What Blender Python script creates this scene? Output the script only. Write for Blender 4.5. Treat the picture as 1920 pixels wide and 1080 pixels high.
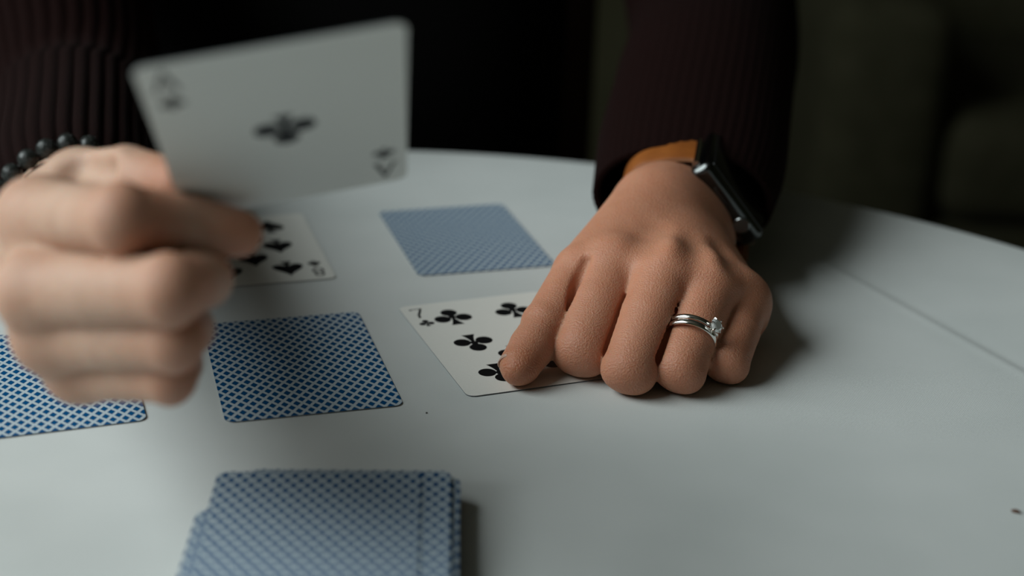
import bpy, math, random
import numpy as np
from mathutils import Vector, Matrix

# ---------------------------------------------------------------- scene reset, camera, light, exposure
for o in list(bpy.data.objects): bpy.data.objects.remove(o)
scene = bpy.context.scene
COL = scene.collection
TABLE_Z = 0.75                      # height of the cloth surface above the floor
def W(p): return Vector((p[0] * .001, p[1] * .001, TABLE_Z + p[2] * .001))   # millimetres over the table -> metres

cam_d = bpy.data.cameras.new('camera'); cam = bpy.data.objects.new('camera', cam_d); COL.objects.link(cam)
cam_d.sensor_width = 36; cam_d.lens = 2795.6 / 1920 * 36
cam.matrix_world = Matrix(((0.99946936, -0.03257297, 0.0, 0.0),
                           (0.01205782, 0.36998242, -0.9289605, 0.0),
                           (0.030259, 0.92846756, 0.37017885, TABLE_Z + .23925),
                           (0, 0, 0, 1)))
cam_d.clip_start = .02
cam_d.dof.use_dof = True; cam_d.dof.focus_distance = .553; cam_d.dof.aperture_fstop = 4.6
cam_d.dof.aperture_blades = 9
scene.camera = cam

world = bpy.data.worlds.new('world'); scene.world = world; world.use_nodes = True
world.node_tree.nodes['Background'].inputs[0].default_value = (.75, .85, 1, 1)
world.node_tree.nodes['Background'].inputs[1].default_value = .35

# daylight through the window in the left wall
WIN = dict(x=-1.25, y0=-.70, y1=.90, z0=1.15, z1=2.68)
sun_d = bpy.data.lights.new('window_daylight', 'AREA'); sun = bpy.data.objects.new('window_daylight', sun_d); COL.objects.link(sun)
sun_d.shape = 'RECTANGLE'; sun_d.size = WIN['z1'] - WIN['z0'] - .1; sun_d.size_y = WIN['y1'] - WIN['y0'] - .1
sun_d.energy = 45; sun_d.color = (.90, 1.0, .99)
sun.location = (WIN['x'] + .03, (WIN['y0'] + WIN['y1']) / 2, (WIN['z0'] + WIN['z1']) / 2)
sun.rotation_euler = (0, math.radians(-90), 0)

vs = scene.view_settings
vs.view_transform = 'Standard'; vs.look = 'None'; vs.gamma = 1; vs.use_curve_mapping = False; vs.exposure = 0.0

# ---------------------------------------------------------------- helpers
random.seed(4); rng = np.random.default_rng(4)
def link(o): COL.objects.link(o); return o
def tag(o, label=None, cat=None, group=None, kind=None):
    for k, v in (('label', label), ('category', cat), ('group', group), ('kind', kind)):
        if v: o[k] = v
    return o
def mesh(name, verts, faces, mats, smooth=True, fmat=None):
    m = bpy.data.meshes.new(name)
    if isinstance(verts, np.ndarray): verts = verts.tolist()
    if isinstance(faces, np.ndarray): faces = faces.tolist()
    m.from_pydata(verts, [], faces)
    for x in (mats if isinstance(mats, (list, tuple)) else [mats]): m.materials.append(x)
    if fmat is not None: m.polygons.foreach_set('material_index', fmat)
    if smooth: m.polygons.foreach_set('use_smooth', [True] * len(m.polygons))
    m.validate(); m.update()
    return m
def obj(name, me, parent=None):
    o = link(bpy.data.objects.new(name, me)); o.parent = parent; return o
def empty(name, loc):
    o = link(bpy.data.objects.new(name, None)); o.location = loc; o.empty_display_size = .02; return o
class MB:
    """collects shapes (metres) into one mesh"""
    def __init__(s): s.v = []; s.f = []; s.m = []
    def add(s, v, f, mi=0):
        n = len(s.v); s.v += [tuple(x) for x in v]; s.f += [tuple(i + n for i in q) for q in f]; s.m += [mi] * len(f); return s
    def box(s, a, b, mi=0, bev=0):
        x0, y0, z0 = a; x1, y1, z1 = b
        if bev <= 0:
            v = [(x, y, z) for z in (z0, z1) for y in (y0, y1) for x in (x0, x1)]
            f = [(0, 2, 3, 1), (4, 5, 7, 6), (0, 1, 5, 4), (2, 6, 7, 3), (0, 4, 6, 2), (1, 3, 7, 5)]
            return s.add(v, f, mi)
        me = bpy.data.meshes.new('t')
        import bmesh
        bm = bmesh.new(); bmesh.ops.create_cube(bm, size=1)
        for q in bm.verts: q.co = ((x0 + x1) / 2 + q.co.x * (x1 - x0), (y0 + y1) / 2 + q.co.y * (y1 - y0), (z0 + z1) / 2 + q.co.z * (z1 - z0))
        bmesh.ops.bevel(bm, geom=bm.edges[:] + bm.verts[:], offset=bev, segments=4, affect='EDGES', profile=.5)
        bm.verts.index_update()
        v = [tuple(q.co) for q in bm.verts]; f = [tuple(q.index for q in p.verts) for p in bm.faces]; bm.free()
        bpy.data.meshes.remove(me)
        return s.add(v, f, mi)
    def tube(s, pts, rad, n=16, mi=0, cap=True):
        """round tube through points; rad is one value or one for each point"""
        pts = [Vector(p) for p in pts]
        if not hasattr(rad, '__len__'): rad = [rad] * len(pts)
        v = []; f = []; ref = None
        for i, p in enumerate(pts):
            t = (pts[min(i + 1, len(pts) - 1)] - pts[max(i - 1, 0)]).normalized()
            if ref is None: ref = t.orthogonal().normalized()
            a = (ref - t * ref.dot(t)).normalized(); b = t.cross(a); ref = a
            for k in range(n):
                w = 2 * math.pi * k / n; v.append(p + (a * math.cos(w) + b * math.sin(w)) * rad[i])
        for i in range(len(pts) - 1):
            for k in range(n):
                k2 = (k + 1) % n; f.append((i * n + k, i * n + k2, (i + 1) * n + k2, (i + 1) * n + k))
        if cap: f.append(tuple(range(n - 1, -1, -1))); f.append(tuple((len(pts) - 1) * n + k for k in range(n)))
        return s.add(v, f, mi)
    def lathe(s, prof, n=32, mi=0, M=None):
        v = []; f = []
        for r, z in prof:
            for k in range(n):
                w = 2 * math.pi * k / n; q = Vector((r * math.cos(w), r * math.sin(w), z)); v.append(M @ q if M else q)
        for i in range(len(prof) - 1):
            for k in range(n):
                k2 = (k + 1) % n; f.append((i * n + k, i * n + k2, (i + 1) * n + k2, (i + 1) * n + k))
        f.append(tuple(range(n - 1, -1, -1))); f.append(tuple((len(prof) - 1) * n + k for k in range(n)))
        return s.add(v, f, mi)
    def build(s, name, mats, parent=None, smooth=True, sharp=40):
        me = mesh(name, s.v, s.f, mats, smooth, s.m)
        if smooth: me.set_sharp_from_angle(angle=math.radians(sharp))
        o = obj(name, me, parent)
        if parent: o.matrix_parent_inverse = Matrix.Translation(-parent.location)
        return o

class NT:
    """short-hand for node trees"""
    def __init__(s, name):
        s.mat = bpy.data.materials.new(name); s.mat.use_nodes = True; s.t = s.mat.node_tree
        s.bsdf = s.t.nodes['Principled BSDF']
    def node(s, kind, **kw):
        n = s.t.nodes.new(kind)
        for k, v in kw.items(): setattr(n, k, v)
        return n
    def put(s, sock, val):
        if isinstance(val, bpy.types.NodeSocket): s.t.links.new(val, sock)
        else: sock.default_value = val
    def math(s, op, a, b=0.0, c=0.0):
        n = s.node('ShaderNodeMath', operation=op)
        for i, x in enumerate((a, b, c)): s.put(n.inputs[i], x)
        return n.outputs[0]
    def mix(s, fac, a, b):
        n = s.node('ShaderNodeMix', data_type='RGBA')
        s.put(n.inputs['Factor'], fac); s.put(n.inputs[6], a); s.put(n.inputs[7], b)
        return n.outputs[2]
    def coord(s, which='Object'): return s.node('ShaderNodeTexCoord').outputs[which]
    def sep(s, v):
        n = s.node('ShaderNodeSeparateXYZ'); s.put(n.inputs[0], v); return n.outputs
    def noise(s, vec, scale, detail=3, rough=.5):
        n = s.node('ShaderNodeTexNoise'); s.put(n.inputs['Vector'], vec)
        n.inputs['Scale'].default_value = scale; n.inputs['Detail'].default_value = detail; n.inputs['Roughness'].default_value = rough
        return n.outputs[0]
    def voronoi(s, vec, scale, feature='F1'):
        n = s.node('ShaderNodeTexVoronoi', feature=feature); s.put(n.inputs['Vector'], vec); n.inputs['Scale'].default_value = scale
        return n.outputs['Distance']
    def ramp(s, fac, a, b, lo=0.0, hi=1.0):
        n = s.node('ShaderNodeMapRange'); s.put(n.inputs[0], fac)
        n.inputs[1].default_value = a; n.inputs[2].default_value = b; n.inputs[3].default_value = lo; n.inputs[4].default_value = hi
        return n.outputs[0]
    def bump(s, h, strength, dist, normal=None):
        n = s.node('ShaderNodeBump'); n.inputs['Strength'].default_value = strength; n.inputs['Distance'].default_value = dist
        s.put(n.inputs['Height'], h)
        if normal is not None: s.put(n.inputs['Normal'], normal)
        return n.outputs[0]
    def set(s, **kw):
        for k, v in kw.items(): s.put(s.bsdf.inputs[k.replace('_', ' ')], v)
        return s
def C4(r, g, b): return (r, g, b, 1)
def plain(name, col, rough=.6, metal=0.0, spec=.5):
    n = NT(name); v = n.noise(n.coord(), 60, 2)
    n.set(Base_Color=n.mix(n.ramp(v, .3, .7, 0, .25), C4(*col), C4(*[c * .8 for c in col])), Roughness=rough, Metallic=metal)
    n.bsdf.inputs['Specular IOR Level'].default_value = spec
    return n.mat

# ---------------------------------------------------------------- materials
def cloth_mat():
    n = NT('white_table_linen'); co = n.coord(); x, y, z = n.sep(co)
    wx = n.math('SINE', n.math('MULTIPLY', n.math('ADD', x, n.math('MULTIPLY', y, .25)), 2 * math.pi / .00078))
    wy = n.math('SINE', n.math('MULTIPLY', n.math('SUBTRACT', y, n.math('MULTIPLY', x, .25)), 2 * math.pi / .00078))
    weave = n.math('MULTIPLY', wx, wy)
    slub = n.noise(co, 900, 3, .6)
    soft = n.noise(co, 14, 2)
    c = n.mix(n.ramp(soft, .35, .65), C4(.58, .60, .59), C4(.645, .66, .65))
    c = n.mix(n.ramp(weave, -1, 1, .10, 0), c, C4(.34, .36, .35))
    h = n.math('ADD', n.math('MULTIPLY', weave, .5), n.math('MULTIPLY', slub, .7))
    n.set(Base_Color=c, Roughness=.92, Normal=n.bump(h, .35, .00025), Sheen_Weight=.08)
    n.bsdf.inputs['Specular IOR Level'].default_value = .15
    return n.mat
def card_back_mat():
    n = NT('blue_lattice_card_back'); x, y, z = n.sep(n.coord())
    PX, PY = .00433, .00615
    a = n.math('DIVIDE', n.math('ADD', x, .00535), PX); b = n.math('DIVIDE', n.math('SUBTRACT', y, .02042), PY)
    u = n.math('ADD', a, b); v = n.math('SUBTRACT', a, b)
    fu = n.math('ABSOLUTE', n.math('SUBTRACT', n.math('FRACT', n.math('ADD', u, .5)), .5))
    fv = n.math('ABSOLUTE', n.math('SUBTRACT', n.math('FRACT', n.math('ADD', v, .5)), .5))
    d = n.math('MAXIMUM', fu, fv)
    dark = n.ramp(d, .315, .335, 1, 0)
    stripe = n.math('SINE', n.math('MULTIPLY', v, 2 * math.pi * 8))
    light = n.mix(n.ramp(stripe, .1, .8, 0, .75), C4(.62, .67, .675), C4(.02, .13, .27))
    c = n.mix(dark, light, C4(.001, .070, .20))
    n.set(Base_Color=c, Roughness=.42); n.bsdf.inputs['Specular IOR Level'].default_value = .15
    return n.mat
M_BACK = card_back_mat()
def card_face_mat():
    n = NT('card_stock'); co = n.coord(); g = n.noise(co, 2500, 2)
    n.set(Base_Color=n.mix(n.ramp(g, .3, .7), C4(.76, .745, .70), C4(.81, .795, .75)), Roughness=.45)
    n.bsdf.inputs['Specular IOR Level'].default_value = .4
    return n.mat
M_FACE = card_face_mat()
M_EDGE = plain('card_edge', (.16, .17, .18), .8)
M_INK = plain('black_card_ink', (.004, .004, .005), .45)
M_CLOTH = cloth_mat()
def skin_mat():
    n = NT('skin'); co = n.coord()
    fl = n.node('ShaderNodeAttribute', attribute_name='redness').outputs['Fac']  # real flush of knuckles and tips, plus bounced light painted into one hand
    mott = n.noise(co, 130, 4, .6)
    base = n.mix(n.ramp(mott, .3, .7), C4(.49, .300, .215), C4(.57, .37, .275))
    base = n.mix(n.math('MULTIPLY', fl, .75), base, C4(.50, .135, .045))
    cells = n.voronoi(co, 1500); fine = n.noise(co, 2600, 2)
    big = n.noise(co, 420, 3, .65)
    h = n.math('ADD', n.math('ADD', n.math('MULTIPLY', cells, .8), n.math('MULTIPLY', fine, .4)), n.math('MULTIPLY', big, .45))
    al = n.node('ShaderNodeAttribute', attribute_name='along').outputs['Fac']; jt = n.node('ShaderNodeAttribute', attribute_name='joint').outputs['Fac']
    warp = n.math('MULTIPLY', n.math('SUBTRACT', n.noise(co, 160, 3), .5), 7.0)
    lines = n.math('SINE', n.math('MULTIPLY', n.math('ADD', al, warp), 2 * math.pi / 1.25))
    patchy = n.ramp(n.noise(co, 260, 2), .40, .62)
    cr = n.math('MULTIPLY', n.math('MULTIPLY', lines, patchy), n.math('ADD', .22, n.math('MULTIPLY', jt, .75)))
    h = n.math('ADD', h, n.math('MULTIPLY', cr, .5))
    n.set(Base_Color=base, Roughness=n.ramp(fine, .2, .8, .42, .62), Normal=n.bump(h, .45, .0005),
          Subsurface_Weight=.55, Subsurface_Radius=(1.0, .30, .15), Subsurface_Scale=.0045)
    n.bsdf.inputs['Specular IOR Level'].default_value = .38
    return n.mat
M_SKIN = skin_mat()
def knit_mat(name, col):
    n = NT(name); co = n.coord(); f = n.noise(co, 1100, 4, .7); g = n.noise(co, 90, 2)
    c = n.mix(n.ramp(f, .3, .75), C4(*[q * .45 for q in col]), C4(*[q * 1.3 for q in col]))
    n.set(Base_Color=c, Roughness=.95, Normal=n.bump(f, .6, .0012), Sheen_Weight=.0)
    n.bsdf.inputs['Specular IOR Level'].default_value = .1
    return n.mat
M_KNIT = knit_mat('burgundy_brown_knit', (.0092, .0019, .0014))
M_SHIRT = knit_mat('black_cotton', (.0035, .0032, .0030))
M_SHIRT.node_tree.nodes['Principled BSDF'].inputs['Sheen Weight'].default_value = 0
def wood_mat(name, a, b, rough=.45):
    n = NT(name); co = n.coord()
    mp = n.node('ShaderNodeMapping'); mp.inputs['Scale'].default_value = (1, 1, .08); n.put(mp.inputs[0], co)
    w = n.noise(mp.outputs[0], 60, 4, .6)
    n.set(Base_Color=n.mix(n.ramp(w, .3, .7), C4(*a), C4(*b)), Roughness=rough, Normal=n.bump(w, .1, .001))
    return n.mat
M_WOOD = wood_mat('dark_walnut', (.020, .007, .004), (.045, .016, .008))
M_STEEL = plain('polished_white_gold', (.80, .78, .74), .13, 1.0)
M_BLACKSTEEL = plain('black_polished_steel', (.10, .105, .105), .2, 1.0)
M_GLASSBLACK = plain('black_glass', (.006, .006, .006), .08)
def leather_mat():
    n = NT('tan_leather'); co = n.coord(); v = n.voronoi(co, 1400); g = n.noise(co, 120, 3)
    n.set(Base_Color=n.mix(n.ramp(g, .3, .7), C4(.22, .062, .010), C4(.30, .090, .015)), Roughness=.45, Normal=n.bump(v, .25, .0003))
    return n.mat
M_LEATHER = leather_mat()
M_LEATHEREDGE = plain('leather_edge', (.34, .15, .07), .6)
def lava_mat():
    n = NT('black_lava_stone'); co = n.coord(); v = n.voronoi(co, 900); w = n.noise(co, 500, 3)
    pit = n.ramp(v, .15, .40, 0, 1)
    n.set(Base_Color=n.mix(pit, C4(.003, .003, .003), C4(.014, .017, .015)), Roughness=.36, Normal=n.bump(n.math('ADD', pit, n.math('MULTIPLY', w, .3)), .9, .0008))
    return n.mat
M_LAVA = lava_mat()
def diamond_mat():
    n = NT('diamond'); n.set(Base_Color=C4(.86, .87, .86), Roughness=.04, Transmission_Weight=.45, IOR=2.0); n.put(n.bsdf.inputs['Normal'], n.bump(n.noise(n.coord(), 10), 0, 0)); return n.mat
M_DIAMOND = diamond_mat()
M_NAIL = plain('fingernail', (.55, .36, .28), .28)

# ---------------------------------------------------------------- the room
def surf_mat(name, a, b, scale, rough):
    n = NT(name); co = n.coord(); w = n.noise(co, scale, 4, .6)
    n.set(Base_Color=n.mix(n.ramp(w, .35, .65), C4(*a), C4(*b)), Roughness=rough, Normal=n.bump(w, .1, .004)); n.bsdf.inputs['Specular IOR Level'].default_value = .08; return n.mat
M_WALL = surf_mat('olive_brown_wall', (.070, .066, .036), (.085, .080, .045), 5, .9)
M_CEIL = surf_mat('dim_plaster', (.07, .065, .055), (.08, .075, .06), 4, .95)
M_FLOOR = wood_mat('dark_floor_boards', (.018, .009, .005), (.03, .014, .008), .5)
X0, X1, Y0, Y1, H = WIN['x'], 2.6, -1.7, 3.0, 2.85
T = .12
def struct(name, boxes, mat):
    m = MB()
    for a, b in boxes: m.box(a, b)
    o = m.build(name, mat, smooth=False); return tag(o, kind='structure')
fl = tag(link(bpy.data.objects.new('floor', None)), kind='structure')
M_FLOORBASE = plain('floor_gap', (.006, .004, .003), .9)
m = MB(); m.box((X0 - T, Y0 - T, -.10), (X1 + T, Y1 + T, -.012)); m.build('floor_base', M_FLOORBASE, fl, smooth=False)
bw = .145; nb = int((X1 - X0) / bw) + 1
pm = MB().box((0.0015, 0, -.012), (bw - .0015, Y1 - Y0, 0)); pme = mesh('plank', pm.v, pm.f, M_FLOOR, False)
for i in range(nb):
    p_ = obj('plank', pme, fl); p_.location = (X0 + i * bw - .02, Y0, -random.random() * .0006)
struct('ceiling', [((X0 - T, Y0 - T, H), (X1 + T, Y1 + T, H + .1))], M_CEIL)
struct('wall_back', [((X0 - T, Y1, 0), (X1 + T, Y1 + T, H))], M_WALL)
struct('wall_front', [((X0 - T, Y0 - T, 0), (X1 + T, Y0, H))], M_WALL)
struct('wall_right', [((X1, Y0, 0), (X1 + T, Y1, H))], M_WALL)
struct('wall_left', [((X0 - T, Y0, 0), (X0, WIN['y0'], H)), ((X0 - T, WIN['y1'], 0), (X0, Y1, H)),
                     ((X0 - T, WIN['y0'], 0), (X0, WIN['y1'], WIN['z0'])), ((X0 - T, WIN['y0'], WIN['z1']), (X0, WIN['y1'], H))], M_WALL)
M_FRAME = plain('white_window_paint', (.7, .7, .68), .5)
win = tag(link(bpy.data.objects.new('window_1', None)), kind='structure'); win.location = (X0 - .06, (WIN['y0'] + WIN['y1']) / 2, WIN['z0'])
def wpart(name, boxes, mat):
    m = MB()
    for a, b in boxes: m.box(a, b)
    return m.build(name, mat, win, smooth=False)
yc = (WIN['y0'] + WIN['y1']) / 2
wpart('window_frame', [((X0 - .09, WIN['y0'], WIN['z0']), (X0 - .03, WIN['y0'] + .04, WIN['z1'])), ((X0 - .09, WIN['y1'] - .04, WIN['z0']), (X0 - .03, WIN['y1'], WIN['z1'])),
                       ((X0 - .09, WIN['y0'], WIN['z0']), (X0 - .03, WIN['y1'], WIN['z0'] + .04)), ((X0 - .09, WIN['y0'], WIN['z1'] - .04), (X0 - .03, WIN['y1'], WIN['z1']))], M_FRAME)
wpart('window_sill', [((X0 - .03, WIN['y0'] - .03, WIN['z0'] - .03), (X0 + .06, WIN['y1'] + .03, WIN['z0']))], M_FRAME)
gl = NT('window_glass'); tr = gl.node('ShaderNodeBsdfTransparent'); gs = gl.node('ShaderNodeBsdfGlossy'); mx = gl.node('ShaderNodeMixShader')
gs.inputs['Roughness'].default_value = .02; mx.inputs[0].default_value = .06
gl.t.links.new(tr.outputs[0], mx.inputs[1]); gl.t.links.new(gs.outputs[0], mx.inputs[2]); gl.t.links.new(mx.outputs[0], gl.t.nodes['Material Output'].inputs[0])
for a, b in ((WIN['y0'] + .04, yc - .02), (yc + .02, WIN['y1'] - .04)):
    wpart('pane', [((X0 - .062, a, WIN['z0'] + .04), (X0 - .058, b, WIN['z1'] - .04))], gl.mat)
wpart('mullion', [((X0 - .08, yc - .02, WIN['z0'] + .04), (X0 - .04, yc + .02, WIN['z1'] - .04))], M_FRAME)

# ---------------------------------------------------------------- table and cloth
TC = (-61.5, 381.7); TR = 425.0
tb = empty('round_table', (TC[0] * .001, TC[1] * .001, 0)); tag(tb, 'round pedestal table hidden under the white cloth', 'table')
def lathe_at(name, prof, mat, parent, n=48):
    M = Matrix.Translation(parent.location); return MB().lathe(prof, n, M=M).build(name, mat, parent)
lathe_at('tabletop', [(.0, .722), (.412, .722), (.419, .726), (.421, .735), (.419, .744), (.412, .7485), (.0, .7485)][1:-1], M_WOOD, tb, 96)
lathe_at('pedestal', [(.05, .03), (.045, .1), (.032, .2), (.04, .42), (.05, .6), (.11, .70), (.12, .722)], M_WOOD, tb)
lathe_at('base', [(.25, 0), (.25, .02), (.2, .035), (.06, .05), (.05, .06)], M_WOOD, tb)

def tablecloth():
    nr, na = 210, 1080
    ca = np.array((147., 643.)); cb = np.array((201., 532.)); dv = (cb - ca) / np.linalg.norm(cb - ca); nv = np.array((-dv[1], dv[0]))
    if nv @ (np.array((300., 700.)) - ca) < 0: nv = -nv
    rs = list(np.linspace(0, TR - 5, nr)); ang = np.linspace(0, 2 * np.pi, na, endpoint=False)
    V = []
    def height(x, y):
        d = (x - ca[0]) * nv[0] + (y - ca[1]) * nv[1]; s = (x - ca[0]) * dv[0] + (y - ca[1]) * dv[1]
        fade = 1 / (1 + np.exp(-(s + 25) / 9))
        st = 1 / (1 + np.exp(-d / .8)); crease = fade * (-.75 * st * np.exp(-np.maximum(d, 0) / 14) + .22 * np.exp(-(d + 3.0) ** 2 / 8))
        # loosely lying linen: shallow ripples near the front left, well away from the cards
        q = ((x + 150) ** 2 / 60 ** 2 + (y - 375) ** 2 / 45 ** 2)
        rip = .5 * np.exp(-q) * np.sin((x * .8 + y * .6) / 13.0)
        return crease + rip
    for r in rs:
        x = TC[0] + r * np.cos(ang); y = TC[1] + r * np.sin(ang); V.append(np.stack([x, y, height(x, y)], 1))
    zlast = V[-1][:, 2]
    for th in np.radians([20, 40, 60, 75, 90]):
        r = TR - 5 + 5 * np.sin(th); z = zlast - 5 * (1 - np.cos(th)); V.append(np.stack([TC[0] + r * np.cos(ang), TC[1] + r * np.sin(ang), z], 1))
    for k in range(1, 31):
        t = k / 30; r = TR + t * (6 + 7 * np.sin(ang * 17 + .6 * np.sin(ang * 5)) + 3 * np.sin(ang * 7 + 1)); z = -5 - 118 * t + 0 * ang
        V.append(np.stack([TC[0] + r * np.cos(ang), TC[1] + r * np.sin(ang), z], 1))
    V = np.concatenate(V); V[:, 2] += 0
    n = len(V) // na; i = np.arange(n - 1)[:, None] * na; k = np.arange(na)[None]; k2 = (k + 1) % na
    F = np.stack([i + k, i + na + k, i + na + k2, i + k2], -1).reshape(-1, 4)
    F = F[na:].tolist() + [list(x) for x in np.stack([np.zeros(na, int), na + np.arange(na), na + (np.arange(na) + 1) % na], 1)]
    Vw = V * .001; Vw[:, 2] += TABLE_Z
    o = obj('tablecloth', mesh('tablecloth', Vw, F, M_CLOTH))
    so = o.modifiers.new('thickness', 'SOLIDIFY'); so.thickness = .0007; so.offset = -1
    return tag(o, 'white linen tablecloth with one pressed crease covering the round table', 'tablecloth')
tablecloth()

# ---------------------------------------------------------------- playing cards
CW, CH, CR, CT = .0635, .0889, .0034, .00030
def card_mesh(name, top, bottom):
    out = []
    for cx, cy, a0 in ((CW / 2 - CR, CH / 2 - CR, 0), (-CW / 2 + CR, CH / 2 - CR, 90), (-CW / 2 + CR, -CH / 2 + CR, 180), (CW / 2 - CR, -CH / 2 + CR, 270)):
        for k in range(7):
            a = math.radians(a0 + 15 * k); out.append((cx + CR * math.cos(a), cy + CR * math.sin(a)))
    n = len(out); v = [(x, y, CT) for x, y in out] + [(x, y, 0) for x, y in out]
    f = [tuple(range(n)), tuple(range(2 * n - 1, n - 1, -1))] + [(i, n + i, n + (i + 1) % n, (i + 1) % n) for i in range(n)]
    return mesh(name, v, f, [top, bottom, M_EDGE], False, [0, 1] + [2] * n)
ME_DOWN = card_mesh('card_back_up', M_BACK, M_FACE)
ME_UP = card_mesh('card_face_up', M_FACE, M_BACK)
PZ = .00003
def flat(polys, name):
    """closed outlines (mm) -> one thin printed mark"""
    mb = MB()
    for j, pl in enumerate(polys):
        n = len(pl); z = PZ + j * .000002; cx = sum(q[0] for q in pl) / n; cy = sum(q[1] for q in pl) / n
        v = [(x * .001, y * .001, z) for x, y in pl]
        mb.add(v, [tuple(range(n))])
    return mesh(name, mb.v, mb.f, M_INK, False)
def circ(cx, cy, rx, ry=None, n=28):
    ry = ry or rx; return [(cx + rx * math.cos(2 * math.pi * k / n), cy + ry * math.sin(2 * math.pi * k / n)) for k in range(n)]
def stem(y0, y1, w0, w1, n=8):
    L = []
    for k in range(n + 1):
        t = k / n; L.append((-(w0 + (w1 - w0) * t ** 2), y0 + (y1 - y0) * t))
    return L + [(-x, y) for x, y in reversed(L)]
def club(s):
    return [[(x * s, y * s) for x, y in q] for q in (circ(0, .27, .215), circ(-.285, -.10, .215), circ(.285, -.10, .215), circ(0, .03, .085), stem(.05, -.52, .03, .17), [(-.2, -.10), (.2, -.10), (.05, .05), (-.05, .05)])]
def spade(w, h):
    L = []
    pts = [(0, .52), (.10, .36), (.24, .22), (.40, .08), (.49, -.06), (.49, -.20), (.40, -.30), (.26, -.32), (.12, -.26), (.0, -.12)]
    sm = []
    for i in range(len(pts) - 1):
        p0 = pts[max(i - 1, 0)]; p1 = pts[i]; p2 = pts[i + 1]; p3 = pts[min(i + 2, len(pts) - 1)]
        for k in range(5):
            t = k / 5
            sm.append(tuple(.5 * (2 * p1[d] + (p2[d] - p0[d]) * t + (2 * p0[d] - 5 * p1[d] + 4 * p2[d] - p3[d]) * t * t + (3 * p1[d] - p0[d] - 3 * p2[d] + p3[d]) * t ** 3) for d in (0, 1)))
    right = sm + [(0, -.12)]; right = [(max(x, 0), y) for x, y in right]
    A = [(x * w, y * h) for x, y in right]; B = [(-x * w, y * h) for x, y in right]
    st = [(x * w, y * h) for x, y in stem(0, -.52, .03, .2)]
    return [A, B[::-1], st]
def stroke(pts, w):
    out = []
    for i in range(len(pts) - 1):
        a = Vector(pts[i]); b = Vector(pts[i + 1]); t = (b - a).normalized(); nn = Vector((-t.y, t.x)) * w / 2; e = t * w * .25
        out.append([tuple(a - e + nn), tuple(a - e - nn), tuple(b + e - nn), tuple(b + e + nn)])
    return out
ME_CLUB = flat(club(16.0), 'club'); ME_CLUB_S = flat(club(6.4), 'small_club')
ME_CLUB_ACE = flat(club(16.2), 'club_ace')
ME_SPADE = flat(spade(13.4, 17.0), 'spade'); ME_SPADE_S = flat(spade(5.6, 7.2), 'small_spade')
ME_7 = flat(stroke([(-2.3, 4.3), (2.3, 4.6)], .55) + stroke([(2.3, 4.6), (1.2, 1.5), (-.2, -1.6), (-.6, -4.6)], 1.05) + [circ(-2.2, 4.0, .6)], 'seven')
ME_8 = flat(sum([stroke([(cx + rx * math.cos(a * math.pi / 8), cy + ry * math.sin(a * math.pi / 8)) for a in range(17)], 1.0) for cx, cy, rx, ry in ((0, 2.2, 1.8, 2.1), (0, -2.1, 2.2, 2.3))], []), 'eight')
ME_A = flat(stroke([(-2.6, -4.4), (0, 4.6)], .8) + stroke([(2.6, -4.4), (0, 4.6)], 1.15) + stroke([(-1.5, -1.2), (1.5, -1.2)], .7) + stroke([(-3.3, -4.4), (-1.9, -4.4)], .7) + stroke([(3.3, -4.4), (1.9, -4.4)], .7), 'ace_letter')
def mark(name, me, parent, x, y, flip):
    o = obj(name, me, parent); o.location = (x * .001, y * .001, CT); o.rotation_euler = (0, 0, math.pi if flip else 0); return o
COLX, ROWY, IDX = 13.3, 28.4, 25.6
def place(o, x, y, deg, z=.25):
    o.location = W((x, y, z)); o.rotation_euler = (0, 0, math.radians(deg)); return o
def face_down(x, y, deg, label, group=None, z=.25, cat='playing card'):
    return tag(place(obj('playing_card', ME_DOWN), x, y, deg, z), label, cat, group)
def pips(card, spots, me):
    for x, y, fl in spots: mark('pip', me, card, x, y, fl)
def corner(card, num, small):
    for s in (0, 1):
        k = -1 if s else 1
        mark('index_mark', num, card, -IDX * k, 35.6 * k, s); mark('index_pip', small, card, -25.3 * k, 25.2 * k, s)
G = 'blue-backed cards dealt face down on the cloth'
face_down(-80.7, 515.5, 16.78, 'face-down blue lattice card in the fist shadow, left of the seven of clubs', G)
face_down(-23.8, 661.7, 17.06, 'face-down blue lattice card farthest back, beside the eight of spades', G)
face_down(-170.6, 494.9, 19.92, 'face-down blue lattice card under the raised fist, cut off by the left edge', G)
c7 = tag(place(obj('playing_card', ME_UP), -1.5, 543.4, 21.51), 'seven of clubs face up, pinned by the thumb of the ringed hand', 'playing card')
pips(c7, [(-COLX, ROWY, 0), (COLX, ROWY, 0), (-COLX, .6, 1), (COLX, .6, 1), (-COLX, -ROWY, 1), (COLX, -ROWY, 1), (0, -14, 1)], ME_CLUB); corner(c7, ME_7, ME_CLUB_S)
c8 = tag(place(obj('playing_card', ME_UP), -120.35, 636.6, 17.95), 'eight of spades face up, half hidden behind the raised fist', 'playing card')
pips(c8, [(-COLX, ROWY, 0), (COLX, ROWY, 0), (-COLX, .5, 1), (COLX, .5, 1), (-COLX, -ROWY, 1), (COLX, -ROWY, 1), (0, -14, 1), (0, 14, 0)], ME_SPADE); corner(c8, ME_8, ME_SPADE_S)
c0 = tag(place(obj('playing_card', ME_UP), -224, 600, 19), 'pale face-up card showing only a corner at the left edge behind the fist', 'playing card')
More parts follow.
